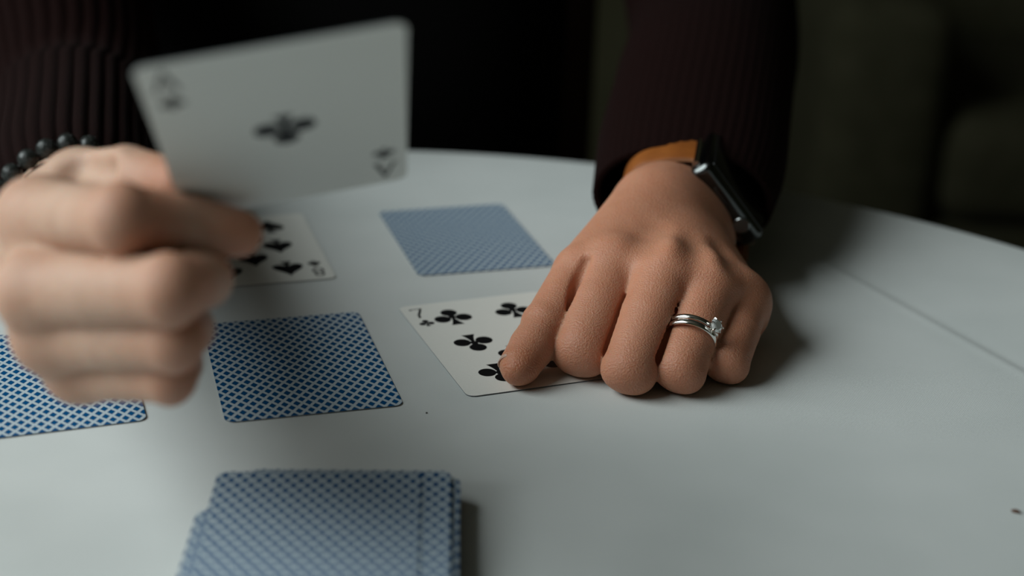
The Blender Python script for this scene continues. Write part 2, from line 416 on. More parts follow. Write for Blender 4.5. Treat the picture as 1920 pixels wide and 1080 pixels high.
# the card held up between thumb and forefinger
TL, TRc, BR, BL = [Vector(q) for q in ((-87.5, 329.5, 158.1), (-26.3, 343.0, 168.1), (-31.2, 409.3, 109.1), (-92.4, 395.8, 99.0))]
ex = ((TRc - TL) + (BR - BL)).normalized(); ey = ((TL - BL) + (TRc - BR)); ey = (ey - ex * ey.dot(ex)).normalized(); ez = ex.cross(ey)
ha = obj('playing_card', ME_UP); tag(ha, 'ace of clubs held up between thumb and forefinger', 'playing card')
hc = (TL + TRc + BR + BL) / 4 - ez * CT * 1000
R3 = Matrix((ex, ey, ez)).transposed().to_4x4(); ha.matrix_world = Matrix.Translation(W(hc)) @ R3
mark('pip', ME_CLUB_ACE, ha, 0, 0, 1); corner(ha, ME_A, ME_CLUB_S)
# the rest of the deck, squared up loosely
N_DECK = 31
for i in range(N_DECK):
    z = .25 + i * .31; t = i / (N_DECK - 1)
    if i == N_DECK - 1: x, y, a, lab = -56.0, 369.5, 3.2, 'topmost blue-backed card of the deck in the foreground'
    elif i == N_DECK - 2: x, y, a, lab = -47.2, 372.0, 2.6, 'second blue-backed card of the deck, slid out to the right under the topmost'
    elif i == N_DECK - 3: x, y, a, lab = -58.0, 345.5 + 1.0, 3.0, 'third blue-backed card of the deck, slid toward the camera'
    elif i == N_DECK - 4: x, y, a, lab = -47.6, 371.5, 2.4, 'fourth blue-backed card of the deck, just under the slid-out ones'
    else:
        x = -46.8 + random.uniform(-.9, 2.2); y = 371 + random.uniform(-1.5, .8); a = 2.4 + random.uniform(-.8, .8); lab = 'blue-backed card in the lower part of the foreground deck'
    face_down(x, y, a, lab, 'cards of the deck in the foreground', z)

# ---------------------------------------------------------------- person: implicit-surface hands
def smin(a, b, k):
    h = np.maximum(k - np.abs(a - b), 0) / k
    return np.minimum(a, b) - h * h * k * .25
def sd_cone(P, a, b, r1, r2):
    """round cone between two spheres"""
    a = np.asarray(a, np.float32); b = np.asarray(b, np.float32); ba = b - a; l2 = float(ba @ ba)
    if l2 < 1e-6: return np.sqrt(((P - a) ** 2).sum(-1)) - r1
    rr = r1 - r2; a2 = l2 - rr * rr; il2 = 1 / l2
    pa = P - a; y = pa @ ba; z = y - l2
    x = pa * l2 - ba * y[..., None]; x2 = (x * x).sum(-1); y2 = y * y * l2; z2 = z * z * l2
    k = np.sign(rr) * rr * rr * x2
    d = (np.sqrt(x2 * a2 * il2) + y * rr) * il2 - r1
    m1 = np.sign(z) * a2 * z2 > k; m2 = np.sign(y) * a2 * y2 < k
    d = np.where(m2, np.sqrt(x2 + y2) * il2 - r1, d)
    return np.where(m1, np.sqrt(x2 + z2) * il2 - r2, d)
def sd_ell(P, c, ax, r):
    """ellipsoid: ax = 3 unit axes (rows), r = 3 radii"""
    q = (P - np.asarray(c, np.float32)) @ np.asarray(ax, np.float32).T
    r = np.asarray(r, np.float32); k0 = np.sqrt(((q / r) ** 2).sum(-1)); k1 = np.sqrt(((q / (r * r)) ** 2).sum(-1))
    return k0 * (k0 - 1) / np.maximum(k1, 1e-6)
class Field:
    def __init__(s, lo, hi, h):
        s.lo = np.array(lo, np.float32); s.h = h; s.n = np.ceil((np.array(hi) - s.lo) / h).astype(int) + 1
        s.ax = [s.lo[i] + h * np.arange(s.n[i], dtype=np.float32) for i in range(3)]
    def new(s): return np.full(s.n, 40, np.float32)
    def window(s, lo, hi):
        i0 = np.clip(np.floor((lo - s.lo) / s.h).astype(int), 0, s.n); i1 = np.clip(np.ceil((hi - s.lo) / s.h).astype(int) + 1, 0, s.n)
        return tuple(slice(a, b) for a, b in zip(i0, i1))
    def pts(s, w): return np.stack(np.meshgrid(*[s.ax[i][w[i]] for i in range(3)], indexing='ij'), -1)
    def cone(s, D, a, b, r1, r2, k, M=16):
        a = np.array(a, np.float32); b = np.array(b, np.float32); r = max(r1, r2) + M
        w = s.window(np.minimum(a, b) - r, np.maximum(a, b) + r)
        if min(q.stop - q.start for q in w) <= 0: return
        D[w] = smin(D[w], sd_cone(s.pts(w), a, b, r1, r2), k)
    def ell(s, D, c, ax, r, k, M=16):
        c = np.array(c, np.float32); R = max(r) + M; w = s.window(c - R, c + R)
        if min(q.stop - q.start for q in w) <= 0: return
        D[w] = smin(D[w], sd_ell(s.pts(w), c, ax, r), k)
    def carve(s, D, a, b, r1, r2, k, M=10):
        a = np.array(a, np.float32); b = np.array(b, np.float32); r = max(r1, r2) + M
        w = s.window(np.minimum(a, b) - r, np.maximum(a, b) + r)
        if min(q.stop - q.start for q in w) <= 0: return
        D[w] = -smin(-D[w], sd_cone(s.pts(w), a, b, r1, r2), k)
def surface_nets(D, lo, h):
    S = D < 0; n = D.shape
    c = np.zeros(tuple(x - 1 for x in n), np.int8)
    for dx in (0, 1):
        for dy in (0, 1):
            for dz in (0, 1): c += S[dx:n[0] - 1 + dx, dy:n[1] - 1 + dy, dz:n[2] - 1 + dz]
    act = (c > 0) & (c < 8); idx = np.argwhere(act); vid = np.full(act.shape, -1, np.int64); vid[act] = np.arange(len(idx))
    acc = np.zeros((len(idx), 3)); cnt = np.zeros(len(idx))
    cor = [(i, j, k) for i in (0, 1) for j in (0, 1) for k in (0, 1)]
    val = {q: D[idx[:, 0] + q[0], idx[:, 1] + q[1], idx[:, 2] + q[2]] for q in cor}
    for q in cor:
        for ax in range(3):
            if q[ax] == 0:
                q2 = list(q); q2[ax] = 1; q2 = tuple(q2); a, b = val[q], val[q2]; m = (a < 0) != (b < 0)
                t = np.where(m, a / np.where(m, a - b, 1), 0)
                pos = np.zeros((len(idx), 3)); pos[:] = q; pos[:, ax] = t
                acc[m] += pos[m]; cnt[m] += 1
    V = (idx + acc / cnt[:, None]) * h + lo
    F = []
    for ax in range(3):
        sl0 = [slice(None)] * 3; sl1 = [slice(None)] * 3; sl0[ax] = slice(0, -1); sl1[ax] = slice(1, None)
        a = S[tuple(sl0)]; b = S[tuple(sl1)]; e = np.argwhere(a != b)
        u, v = (ax + 1) % 3, (ax + 2) % 3
        e = e[(e[:, u] > 0) & (e[:, v] > 0) & (e[:, u] < n[u] - 1) & (e[:, v] < n[v] - 1)]
        inside = a[e[:, 0], e[:, 1], e[:, 2]]
        def g(du, dv):
            q = e.copy(); q[:, u] -= du; q[:, v] -= dv; return vid[q[:, 0], q[:, 1], q[:, 2]]
        quad = np.stack([g(1, 1), g(0, 1), g(0, 0), g(1, 0)], 1)
        quad[~inside] = quad[~inside][:, ::-1]; F.append(quad)
    return V, np.concatenate(F)
def smooth_mesh(V, F, it=2):
    e = np.concatenate([F[:, [i, (i + 1) % 4]] for i in range(4)]); e = np.concatenate([e, e[:, ::-1]])
    deg = np.bincount(e[:, 0], minlength=len(V))[:, None]
    for k in range(it * 2):
        L = np.zeros_like(V); np.add.at(L, e[:, 0], V[e[:, 1]]); L = L / deg - V
        V = V + L * (.5 if k % 2 == 0 else -.52)
    return V
def unit(v): v = np.array(v, float); return v / np.linalg.norm(v)

def build_hand(lo, hi, h, palm, fingers, k_palm, k_join, redness, extra=(), carves=(), bounce_tint=0.0, axes=()):
    F_ = Field(lo, hi, h); Dp = F_.new()
    for it in palm:
        if isinstance(it[0], str): F_.ell(Dp, *it[1:4], it[4])
        else: F_.cone(Dp, *it[:4], it[4] if len(it) > 4 else k_palm)
    Df = F_.new()
    for fg in fingers:
        d = F_.new()
        for it in fg: F_.cone(d, *it[:4], it[4] if len(it) > 4 else .8)
        Df = smin(Df, d, .6)
    D = smin(Dp, Df, k_join)
    for it in extra: F_.cone(D, *it[:4], it[4])
    for it in carves: F_.carve(D, *it[:4], it[4])
    V, Q = surface_nets(D, F_.lo, h); V = smooth_mesh(V, Q, 2)
    fl = np.full(len(V), bounce_tint)  # even tint standing in for bounced light, beneath the local flush spots
    for c, r, w in redness: fl = np.maximum(fl, w * np.exp(-((V - np.array(c)) ** 2).sum(1) / (2 * r * r)))
    # distance along the finger axes and closeness to the bent joints, for the fine creases of the skin
    al = V[:, 1].copy(); best = np.full(len(V), 1e9); jt = np.zeros(len(V))
    for chain in axes:
        off = 0.0
        for a, b in zip(chain, chain[1:]):
            ab = b - a; L = np.linalg.norm(ab); t = np.clip((V - a) @ ab / (L * L), 0, 1); dd = np.linalg.norm(V - a - t[:, None] * ab, axis=1)
            m = dd < np.minimum(best, 16); al[m] = off + ((V - a) @ ab / L)[m]; best = np.where(m, dd, best); off += L
        for c in chain[1:]: jt = np.maximum(jt, np.exp(-((V - c) ** 2).sum(1) / (2 * 8.0 ** 2)))
    return V, Q, fl, al, jt

# --- the hand resting on the table (ring finger with rings)
A_ = lambda *q: np.array(q, float)
WR = A_(70, 610, 29); AX = unit(A_(40, 250, 36)); WC = WR + AX * 15
NW = unit(np.array((0.99946936, 0.01205782, 0.030259)) * .78 + np.array((-0.03257297, 0.36998242, 0.92846756)) * .62); NW = unit(NW - AX * (NW @ AX)); TW = np.cross(AX, NW)
if TW[0] < 0: TW = -TW                     # points down to the right, along the watch case
rm = dict(i=A_(40.2, 547, 30.8), m=A_(59.6, 537, 33.8), r=A_(76.5, 536, 30.5), l=A_(90.2, 542, 20.5))
rp = dict(i=A_(27.6, 513.9, 11.2), m=A_(44.6, 500.5, 10), r=A_(63.4, 502, 9.8), l=A_(81.5, 512.3, 9.0))
rd = dict(i=A_(36, 537, 9.0), m=A_(52, 527, 8.6), r=A_(68, 527, 8.5), l=A_(83, 529, 8.0))
rt = dict(i=A_(39, 552, 12), m=A_(55, 543, 12), r=A_(70, 541, 12), l=A_(84, 541, 11))
rr = dict(i=(13.0, 12.4, 11.2, 8.6, 7.4), m=(12.2, 11.4, 10.2, 8.4, 7.4), r=(11.6, 10.8, 9.6, 8.0, 7.0), l=(10.4, 10.0, 9.0, 7.2, 6.5))
rb = dict(i=WR - TW * 12 - AX * 8 + NW * 3, m=WR - TW * 4 - AX * 8 + NW * 5, r=WR + TW * 5 - AX * 8 + NW * 4, l=WR + TW * 12 - AX * 8 + NW * 1)
palm = []
for q in 'imrl':
    palm.append((rb[q], rm[q] + A_(0, 0, -.5), 12.5, {'i': 11.6, 'm': 11.2, 'r': 10.8, 'l': 9.6}[q]))
    palm.append((rb[q] - NW * 8, rm[q] + A_(0, 3, -9), 11, 9))
for a, b in ('im', 'mr', 'rl'):            # webs between the fingers
    p0 = (rm[a] + rm[b]) / 2; p1 = ((rm[a] + (rp[a] - rm[a]) * .28) + (rm[b] + (rp[b] - rm[b]) * .28)) / 2
    palm.append((p0, p1 + A_(0, 1, -4.0), 10.2, 7.4, 4))
tm, ti, tt = A_(27, 549, 27.5), A_(13.6, 523.5, 15.8), A_(4.0, 504.0, 7.9)
tcm = WR - TW * 15 - AX * 14 + NW * 1
palm += [(tcm, tm, 13.5, 10.8), (tcm - NW * 3, (tm + rm['i']) / 2 + A_(3, 14, -4), 13, 8.5),
         (WR - TW * 2 - AX * 20 - NW * 6, WR - AX * 45 - NW * 8, 17, 13)]
for s in (-1, -.35, .35, 1):
    palm.append((WR + TW * 8.5 * s - AX * 2, WR + TW * 8.5 * s + AX * 60, 15.5, 17.0, 14))
fingers = []
for q in 'imrl':
    a, m_, b, c, d = rr[q]
    ax = unit(rp[q] - rm[q]); tip = rp[q] + ax * 2.6; mid = rm[q] + (rp[q] - rm[q]) * .5; fx = unit(np.cross(ax, unit(rd[q] - rp[q])))
    fingers.append([(rm[q], mid, a, m_), (mid, rp[q], m_, b),
                    (tip - fx * 3.4, tip + fx * 3.4, b - 3.3, b - 3.3, 2), (rp[q] + A_(0, 2, 0), rd[q], b - 1.0, c), (rd[q], rt[q], c, d)])
fingers.append([(tm, ti, 11.0, 9.4), (ti + A_(-.7, 0, .5), ti, 9.2, 9.2), (ti, tt + (ti - tt) * .45, 8.8, 8.6), (tt + (ti - tt) * .45, tt, 8.6, 7.6), (tt, tt + A_(-.8, -3, -.3), 7.6, 6.4)])
knuck = []
for q, h_ in (('i', 1.6), ('m', 2.4), ('r', 2.2), ('l', 1.0)):
    up = unit(A_(.12, -.12, 1)); k0 = rm[q] + up * (h_ + 1.2)
    knuck.append((k0, k0 + A_(0, 3, .3), 7.4, 6.8, 8))
redness = [(rp[q] + A_(0, -6, 0), 9, .75) for q in 'imrl'] + [(tt + A_(0, -2, 0), 11, 1.0), (ti, 10, .7)] + [(rm[q] + A_(3, -2, 11), 7, .55) for q in 'imr']
redness += [((rm['i'] + tm) / 2 + A_(-4, -6, 0), 9, .7)]
vall = [((tm + rm['i']) / 2 + A_(-5.0, -9, 7.5), (ti + rp['i']) / 2 + A_(-1.0, 3, 4.5), 1.6, 2.4, 2.5)]    # cleft between thumb and forefinger
for a, b in ('im', 'mr', 'rl'):            # hollows between the knuckles
    p0 = (rm[a] + rm[b]) / 2; up = unit(A_(.12, -.12, 1)); bd = unit((rb[a] + rb[b]) / 2 - p0)
    q0 = ((rm[a] + (rp[a] - rm[a]) * .42) + (rm[b] + (rp[b] - rm[b]) * .42)) / 2; q1 = ((rm[a] + (rp[a] - rm[a]) * .98) + (rm[b] + (rp[b] - rm[b]) * .98)) / 2
    fu = unit(np.cross(q1 - q0, np.cross(A_(0, 0, 1), q1 - q0)))
    dz = 0 if a == 'i' else 1.7; vall.append((q0 + fu * (4.6 + dz), q1 + fu * (2.2 + dz), 1.3 + dz * .3, 2.0 + dz * .3, 1.6))           # cleft between neighbouring fingers
    vall.append((p0 + up * 17.2 - bd * 4, p0 + up * 18 + bd * 14, 4.2, 2.5, 9))
VR, QR, FR, AR, JR = build_hand((-14, 480, -3), (122, 680, 74), .9, palm, fingers, 13.0, 2.6, redness, knuck, vall, .72, [(rm[q], rp[q]) for q in 'imrl'] + [(tm, ti, tt)])  # overall redness of this hand is bounced light painted into the skin

# --- the raised hand that holds the ace
lm = dict(i=A_(-136.2, 401.7, 96.5), m=A_(-131.4, 380.9, 82.1), r=A_(-129.4, 383.6, 67.3), l=A_(-123.8, 389.2, 54.5))
lp = dict(i=A_(-102.9, 367.7, 108.5), m=A_(-88.4, 355.4, 93.8), r=A_(-89.6, 361.8, 77.4), l=A_(-93.2, 370.0, 62.9))
ld = dict(i=A_(-87.9, 382.4, 102.2), m=A_(-84.3, 377.1, 88.8), r=A_(-90.8, 382.9, 71.1), l=A_(-95.1, 388.3, 57.4))
lt = dict(i=A_(-76.0, 387.0, 98.7), m=A_(-96.4, 394.3, 83.3), r=A_(-104.4, 397.8, 65.0), l=A_(-107.5, 401.1, 51.8))
lrad = dict(i=(10.5, 9.7, 8.3, 6.7), m=(10.5, 9.7, 8.2, 7.2), r=(9.9, 9.2, 7.8, 7.0), l=(9.0, 8.5, 7.0, 6.2))
LW = A_(-145.2, 460.9, 68.2); LX = unit(A_(-27, 88, -3))
LN = unit(A_(-.80, -.12, .58)); LN = unit(LN - LX * (LN @ LX)); LT = np.cross(LX, LN)
if LT[2] > 0: LT = -LT                     # wide axis of the wrist
lb = dict(i=LW - LT * 11 - LX * 8 + LN * 3, m=LW - LT * 4 - LX * 8 + LN * 4, r=LW + LT * 4 - LX * 8 + LN * 3, l=LW + LT * 11 - LX * 8 + LN * 1)
palm = []
for q in 'imrl':
    palm.append((lb[q], lm[q], 12, {'i': 11.2, 'm': 10.8, 'r': 10.4, 'l': 9.6}[q]))
    palm.append((lb[q] - LN * 9, lm[q] + A_(10, 6, 0), 10, 8))
ttt, tti, ttm, ttc = A_(-97.0, 407.6, 105.2), A_(-114.5, 419.1, 103.4), A_(-134, 437.6, 93.6), A_(-142, 455.9, 76)
palm += [(ttc, ttm, 13, 11.6), (ttc, (ttm + lm['i']) / 2 + A_(3, 4, -8), 13, 10), (LW - LX * 16 - LN * 6, (lm['m'] + lm['r']) / 2 + A_(16, 18, 0), 15, 10)]
for s in (-1, -.35, .35, 1):
    palm.append((LW + LT * 8 * s - LX * 2, LW + LT * 8 * s + LX * 60, 15.5, 17.0, 14))
fingers = []
for q in 'imrl':
    a, b, c, d = lrad[q]; fx = unit(np.cross(lp[q] - lm[q], ld[q] - lp[q]))
    fg = [(lm[q], (lm[q] + lp[q]) / 2, a, b - .2), ((lm[q] + lp[q]) / 2, lp[q], b - .2, b - .6), (lp[q] - fx * 2.6, lp[q] + fx * 2.6, b - 2.2, b - 2.2, 1.2), (lp[q], ld[q], b - .6, c), (ld[q], lt[q], c, d)]
    fingers.append(fg)
fingers.append([(ttm, tti, 11.4, 9.2), (tti, tti, 9.4, 9.4), (tti, ttt, 9.2, 7.6)])
redness = [(lp[q] + A_(4, 2, 0), 9, .8) for q in 'imrl'] + [(lt['i'], 10, .8), (ttt, 10, .8)] + [(lm[q], 11, .35) for q in 'imrl']
CV0, CV1 = A_(-131.5, 424.5, 105.0), A_(-120.5, 413.0, 107.0)
VL, QL, FL, AL, JL = build_hand((-185, 345, 36), (-60, 530, 132), .9, palm, fingers, 9.0, 4.5, redness, (), [(CV0, CV1, 4.4, 4.6, 5)], 0.0, [(lm[q], lp[q]) for q in 'imrl'] + [(ttm, tti, ttt)])

# --- arms and trunk inside the clothes (coarse), one body mesh with the hands
EL_R, SH_R = A_(112, 880, 72), A_(60, 960, 330); EL_L, SH_L = A_(-228, 748, 47), A_(-345, 950, 330)
FB = Field((-420, 480, -300), (170, 1090, 470), 7.0); DB = FB.new()
def armcone(a, b, r1, r2, k=20): FB.cone(DB, a, b, r1, r2, k, 40)
armcone(WR + AX * 40, EL_R, 15, 25); armcone(EL_R, SH_R, 25, 36); armcone(LW + LX * 40, EL_L, 15, 24); armcone(EL_L, SH_L, 24, 36)
TRX = A_(-140, 972, 0)
armcone(TRX + A_(-75, 0, 270), TRX + A_(-70, 0, -230), 85, 100, 40); armcone(TRX + A_(75, 0, 270), TRX + A_(70, 0, -230), 85, 100, 40)
armcone(SH_L, SH_R, 46, 46, 40); armcone(TRX + A_(0, 0, 330), TRX + A_(0, -8, 440), 55, 52, 30)
VB, QB = surface_nets(DB, FB.lo, 7.0); VB = smooth_mesh(VB, QB, 2)
V = np.concatenate([VR, VL, VB]); Q = np.concatenate([QR, QL + len(VR), QB + len(VR) + len(VL)])
person = empty('person', (TRX[0] * .001, TRX[1] * .001, 0))
tag(person, 'person seated across the table in a dark knit sweater, holding up a card', 'person')
Vw = V * .001; Vw[:, 2] += TABLE_Z; Vw -= np.array(person.location)
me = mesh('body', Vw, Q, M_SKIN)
at = me.attributes.new('redness', 'FLOAT', 'POINT'); at.data.foreach_set('value', np.concatenate([FR, FL, np.zeros(len(VB))]).astype(np.float32))
for nm, arr in (('along', np.concatenate([AR, AL, VB[:, 1]])), ('joint', np.concatenate([JR, JL, np.zeros(len(VB))]))):
    at = me.attributes.new(nm, 'FLOAT', 'POINT'); at.data.foreach_set('value', arr.astype(np.float32))
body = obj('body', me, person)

def sleeve(pts, radii, ribs, depth, up, n_len=80, thick=1.6):
    """ribbed knit tube: pts (mm), radii [(across, upward)]"""
    pts = [np.array(p, float) for p in pts]; K = len(pts); out = []; na = ribs * 8
    def cr(arr, t):
        i = min(int(t), K - 2); u = t - i; g = lambda j: np.array(arr[min(max(j, 0), K - 1)], float)
        p0, p1, p2, p3 = g(i - 1), g(i), g(i + 1), g(i + 2)
        return .5 * (2 * p1 + (p2 - p0) * u + (2 * p0 - 5 * p1 + 4 * p2 - p3) * u * u + (3 * p1 - p0 - 3 * p2 + p3) * u ** 3)
    rows = []
    th = np.linspace(0, 2 * np.pi, na, endpoint=False)
    seq = [(0.0, -3.2, .14), (0.0, -3.0, .05), (0.0, -2.2, .0), (0.0, -1.2, -.01), (0.0, -.3, -.005)] + [(t, 0, 0) for t in np.linspace(0, K - 1, n_len)]
    for t, dr, dl in seq:
        c = cr(pts, t); e = 1e-3; tan = unit(cr(pts, min(t + e, K - 1)) - cr(pts, max(t - e, 0))) if t < K - 1 else unit(pts[-1] - pts[-2])
        b = unit(np.array(up) - tan * (np.array(up) @ tan)); a = np.cross(tan, b)
        ra, rb2 = cr(radii, t); rib = depth * (np.abs(np.cos(th * ribs / 2)) - .6)
        slump = .5 * np.sin(t * 3.1 + th) * min(t, 1)
        if t > 0: dl = 0
        cc = c + tan * dl * 20
        rows.append(cc + np.outer((ra + dr + rib + slump) * np.cos(th), a) + np.outer((rb2 + dr + rib + slump) * np.sin(th), b))
    V = np.concatenate(rows); n = len(rows); i = np.arange(n - 1)[:, None] * na; k = np.arange(na)[None]; k2 = (k + 1) % na
    return V, np.stack([i + k, i + k2, i + na + k2, i + na + k], -1).reshape(-1, 4)
S1 = sleeve([WC + AX * 3 + A_(1, 0, 2), WC + AX * 45 + A_(2, 0, 5), WC + AX * 120 + A_(3, 0, 8), EL_R, (EL_R + SH_R) / 2, SH_R],
            [(40, 27), (44, 33), (45, 40), (50, 48), (56, 54), (64, 60)], 56, .28, (0, 0, 1))
LE = LW + LX * 22
S2 = sleeve([LE, LW + LX * 45 + A_(0, 0, 1), A_(-176, 565, 60), A_(-202, 655, 49), EL_L, (EL_L + SH_L) / 2, SH_L],
            [(27, 24), (32, 29), (34, 31), (39, 36), (45, 43), (56, 54), (64, 60)], 36, 1.2, (0, 0, 1))
SV = np.concatenate([S1[0], S2[0]]); SQ = np.concatenate([S1[1], S2[1] + len(S1[0])])
SVw = SV * .001; SVw[:, 2] += TABLE_Z; SVw -= np.array(person.location)
tag(obj('sweater_sleeves', mesh('sweater_sleeves', SVw, SQ, M_KNIT), person), 'dark burgundy-brown ribbed knit sleeves')
# black top: loft over the trunk
rows = []
th = np.linspace(0, 2 * np.pi, 96, endpoint=False)
for z, rx, ry in ((-300, 178, 128), (-240, 180, 128), (-120, 170, 120), (0, 168, 116), (120, 174, 120), (240, 190, 118), (320, 196, 96), (365, 160, 78), (392, 88, 66), (402, 70, 60), (398, 62, 54)):
    wr = 2.0 * np.sin(th * 5 + z * .03)
    rows.append(np.stack([TRX[0] + (rx + wr) * np.cos(th), TRX[1] + (ry + wr) * np.sin(th), np.full(96, z)], 1))
V = np.concatenate(rows); i = np.arange(len(rows) - 1)[:, None] * 96; k = np.arange(96)[None]; k2 = (k + 1) % 96
Q = np.stack([i + k, i + k2, i + 96 + k2, i + 96 + k], -1).reshape(-1, 4)
Vw = V * .001; Vw[:, 2] += TABLE_Z; Vw -= np.array(person.location)
so = obj('black_top', mesh('black_top', Vw, Q, M_SHIRT), person); sd = so.modifiers.new('sub', 'SUBSURF'); sd.levels = 1; sd.render_levels = 2
# thumbnail of the resting hand
def nail(c, along, up, L, Wd):
    along = unit(along); up = unit(np.array(up) - along * (np.array(up) @ along)); side = np.cross(along, up); v = []; f = []
    nu, nv = 9, 11
    for i in range(nu):
        for j in range(nv):
            u = i / (nu - 1); w = -1 + 2 * j / (nv - 1)
            hw = Wd / 2 * (1 - .25 * (2 * u - 1) ** 4); ang = w * 1.05
            v.append(c + along * (L * (u - .5) * (1 - .10 * w * w)) + side * hw * math.sin(ang) / math.sin(1.05) + up * (hw * (math.cos(ang) - 1) * .85 - .25 * (2 * u - 1) ** 2))
    for i in range(nu - 1):
        for j in range(nv - 1): f.append((i * nv + j, i * nv + j + 1, (i + 1) * nv + j + 1, (i + 1) * nv + j))
    v = np.array(v) * .001; v[:, 2] += TABLE_Z; v -= np.array(person.location)
    o = obj('fingernail', mesh('fingernail', v, f, M_NAIL), body); s = o.modifiers.new('t', 'SOLIDIFY'); s.thickness = .0005; s.offset = 0
    return o
tdir = unit(tt - ti)
nail(tt + (ti - tt) * .12 + A_(-6.4, 1.5, 3.6), tdir, A_(-.86, .1, .5), 13, 11.5)

# ---------------------------------------------------------------- rings
def ring_frame(q, t):
    a = unit(rp[q] - rm[q]); c = rm[q] + (rp[q] - rm[q]) * t
    cd = unit(A_(0, 0, 239) - c); n = unit(cd - a * (cd @ a)); s = np.cross(n, a)
    if s[0] < 0: s = -s
    return c, a, n, s
def band(c, a, n, s, R, w, th):
    prof = []
    for k in range(14):
        q = 2 * math.pi * k / 14; prof.append((R + th * (.5 + .5 * math.cos(q)), w / 2 * math.sin(q)))
    v = []; f = []; N = 72
    for i in range(N):
        g = 2 * math.pi * i / N
        for r, x in prof: v.append(W(c + (n * math.cos(g) + s * math.sin(g)) * r + a * x))
    for i in range(N):
        for k in range(14): f.append((i * 14 + k, ((i + 1) % N) * 14 + k, ((i + 1) % N) * 14 + (k + 1) % 14, i * 14 + (k + 1) % 14))
    return v, f
RC, RA, RN, RS = ring_frame('r', .69)
d_ = VR - RC; near = (np.abs(d_ @ RA) < 1.0) & (np.linalg.norm(d_, axis=1) < 14) & (d_ @ RN > 3) & (np.abs(d_ @ RS) < 8.5)
q2 = np.stack([d_[near] @ RN, d_[near] @ RS], 1); sol = np.linalg.lstsq(np.c_[2 * q2, np.ones(len(q2))], (q2 ** 2).sum(1), rcond=None)[0]
RRad = float(np.sqrt(sol[2] + sol[0] ** 2 + sol[1] ** 2)); RC = RC + RN * sol[0] + RS * sol[1]
q3 = np.linalg.norm(q2 - sol[:2], axis=1); RRad = min(float(np.percentile(q3, 96)), 11.5) + .05
wed = empty('wedding_band', W(RC + RA * 1.3)); tag(wed, 'plain white gold band on the ring finger, nearer the fingertip', 'ring')
v, f = band(RC + RA * 1.3, RA, RN, RS, RRad, 2.3, 1.3); MB().add(v, f).build('band', M_STEEL, wed)
E_c = RC - RA * 1.3
eng = empty('engagement_ring', W(E_c)); tag(eng, 'white gold solitaire ring with a round diamond on the ring finger', 'ring')
v, f = band(E_c, RA, RN, RS, RRad, 2.0, 1.3); MB().add(v, f).build('band', M_STEEL, eng)
g = math.radians(37); dd = RN * math.cos(g) + RS * math.sin(g); ds = np.cross(RA, dd)
base = E_c + dd * (RRad + 1.0) + RA * .6
def facet(c, up, x, y, R):
    prof = [(.06 * R, -.86 * R), (R, -.06 * R), (R, .02 * R), (.78 * R, .24 * R), (.55 * R, .33 * R)]; v = []; f = []; n = 16
    for i, (r, z) in enumerate(prof):
        for k in range(n):
            w = 2 * math.pi * (k + .5 * (i % 2)) / n; v.append(W(c + x * r * math.cos(w) + y * r * math.sin(w) + up * z))
    for i in range(len(prof) - 1):
        for k in range(n):
            k2 = (k + 1) % n
            if i % 2 == 0: f += [(i * n + k, i * n + k2, (i + 1) * n + k), (i * n + k2, (i + 1) * n + k2, (i + 1) * n + k)]
            else: f += [(i * n + k, (i + 1) * n + k2, (i + 1) * n + k), (i * n + k, i * n + k2, (i + 1) * n + k2)]
    f.append(tuple(range(n - 1, -1, -1))); f.append(tuple((len(prof) - 1) * n + k for k in range(n)))
    return v, f
DR = 2.7; dc = base + dd * 2.6
v, f = facet(dc, dd, RA, ds, DR); tag(MB().add(v, f).build('diamond', M_DIAMOND, eng, smooth=False), 'round brilliant diamond')
for k in range(6):
    w = 2 * math.pi * k / 6 + .3; rd_ = RA * math.cos(w) + ds * math.sin(w)
    p0 = base + rd_ * .9 - dd * .4; p1 = dc + rd_ * (DR + .12) - dd * .1; p2 = dc + rd_ * (DR + .05) + dd * .45; p3 = dc + rd_ * (DR - .5) + dd * .75
    MB().tube([W(x) for x in (p0, p1, p2, p3)], [.00042, .00040, .00040, .00032], 8).build('prong', M_STEEL, eng)

# ---------------------------------------------------------------- wrist watch
watch = empty('wrist_watch', W(WC)); tag(watch, 'black square smart watch with a tan leather strap on the wrist', 'watch')
RT_, RN_ = 27.0, 18.6
shift = 2.8
CC = WC + NW * (RN_ + 5.6) + TW * shift - AX * 2.5
def local(c, x, y, z):   # case space: x along the strap (TW), y along the arm (AX), z outwards
    return W(c + TW * x + AX * y + NW * z)
def case_part(name, sx, sy, sz, zc, bev, mat, parent=None):
    m_ = MB().box((-sx / 2, -sy / 2, -sz / 2), (sx / 2, sy / 2, sz / 2), bev=bev)
    m2 = MB(); m2.v = [local(CC, a, b, c + zc) for a, b, c in m_.v]; m2.f = m_.f; m2.m = m_.m
    return m2.build(name, mat, parent or watch, sharp=60)
case = case_part('case', 42.5, 36, 11.5, 0, 3.6, M_BLACKSTEEL)
case_part('screen', 37.5, 31, 1.8, 5.4, .85, M_GLASSBLACK, case)
case_part('sensor_back', 26, 26, 3.0, -4.6, 1.2, M_GLASSBLACK, case)
def cyl(name, c, axis, r, L, mat, bev=.35, n=32):
    z = Vector(axis).normalized(); x = z.orthogonal().normalized(); y = z.cross(x); M = Matrix((x, y, z)).transposed().to_4x4(); M = Matrix.Translation(W(c)) @ M
    r *= .001; L *= .001; bev *= .001
    return MB().lathe([(r - bev, 0), (r, bev), (r, L - bev), (r - bev, L)], n, M=M).build(name, mat, case)
M_CROWN = plain('brushed_dark_steel', (.30, .31, .31), .3, 1.0)
cyl('crown', CC + TW * 10.5 - AX * 16.6 + NW * .6, -AX, 3.6, 2.6, M_CROWN)
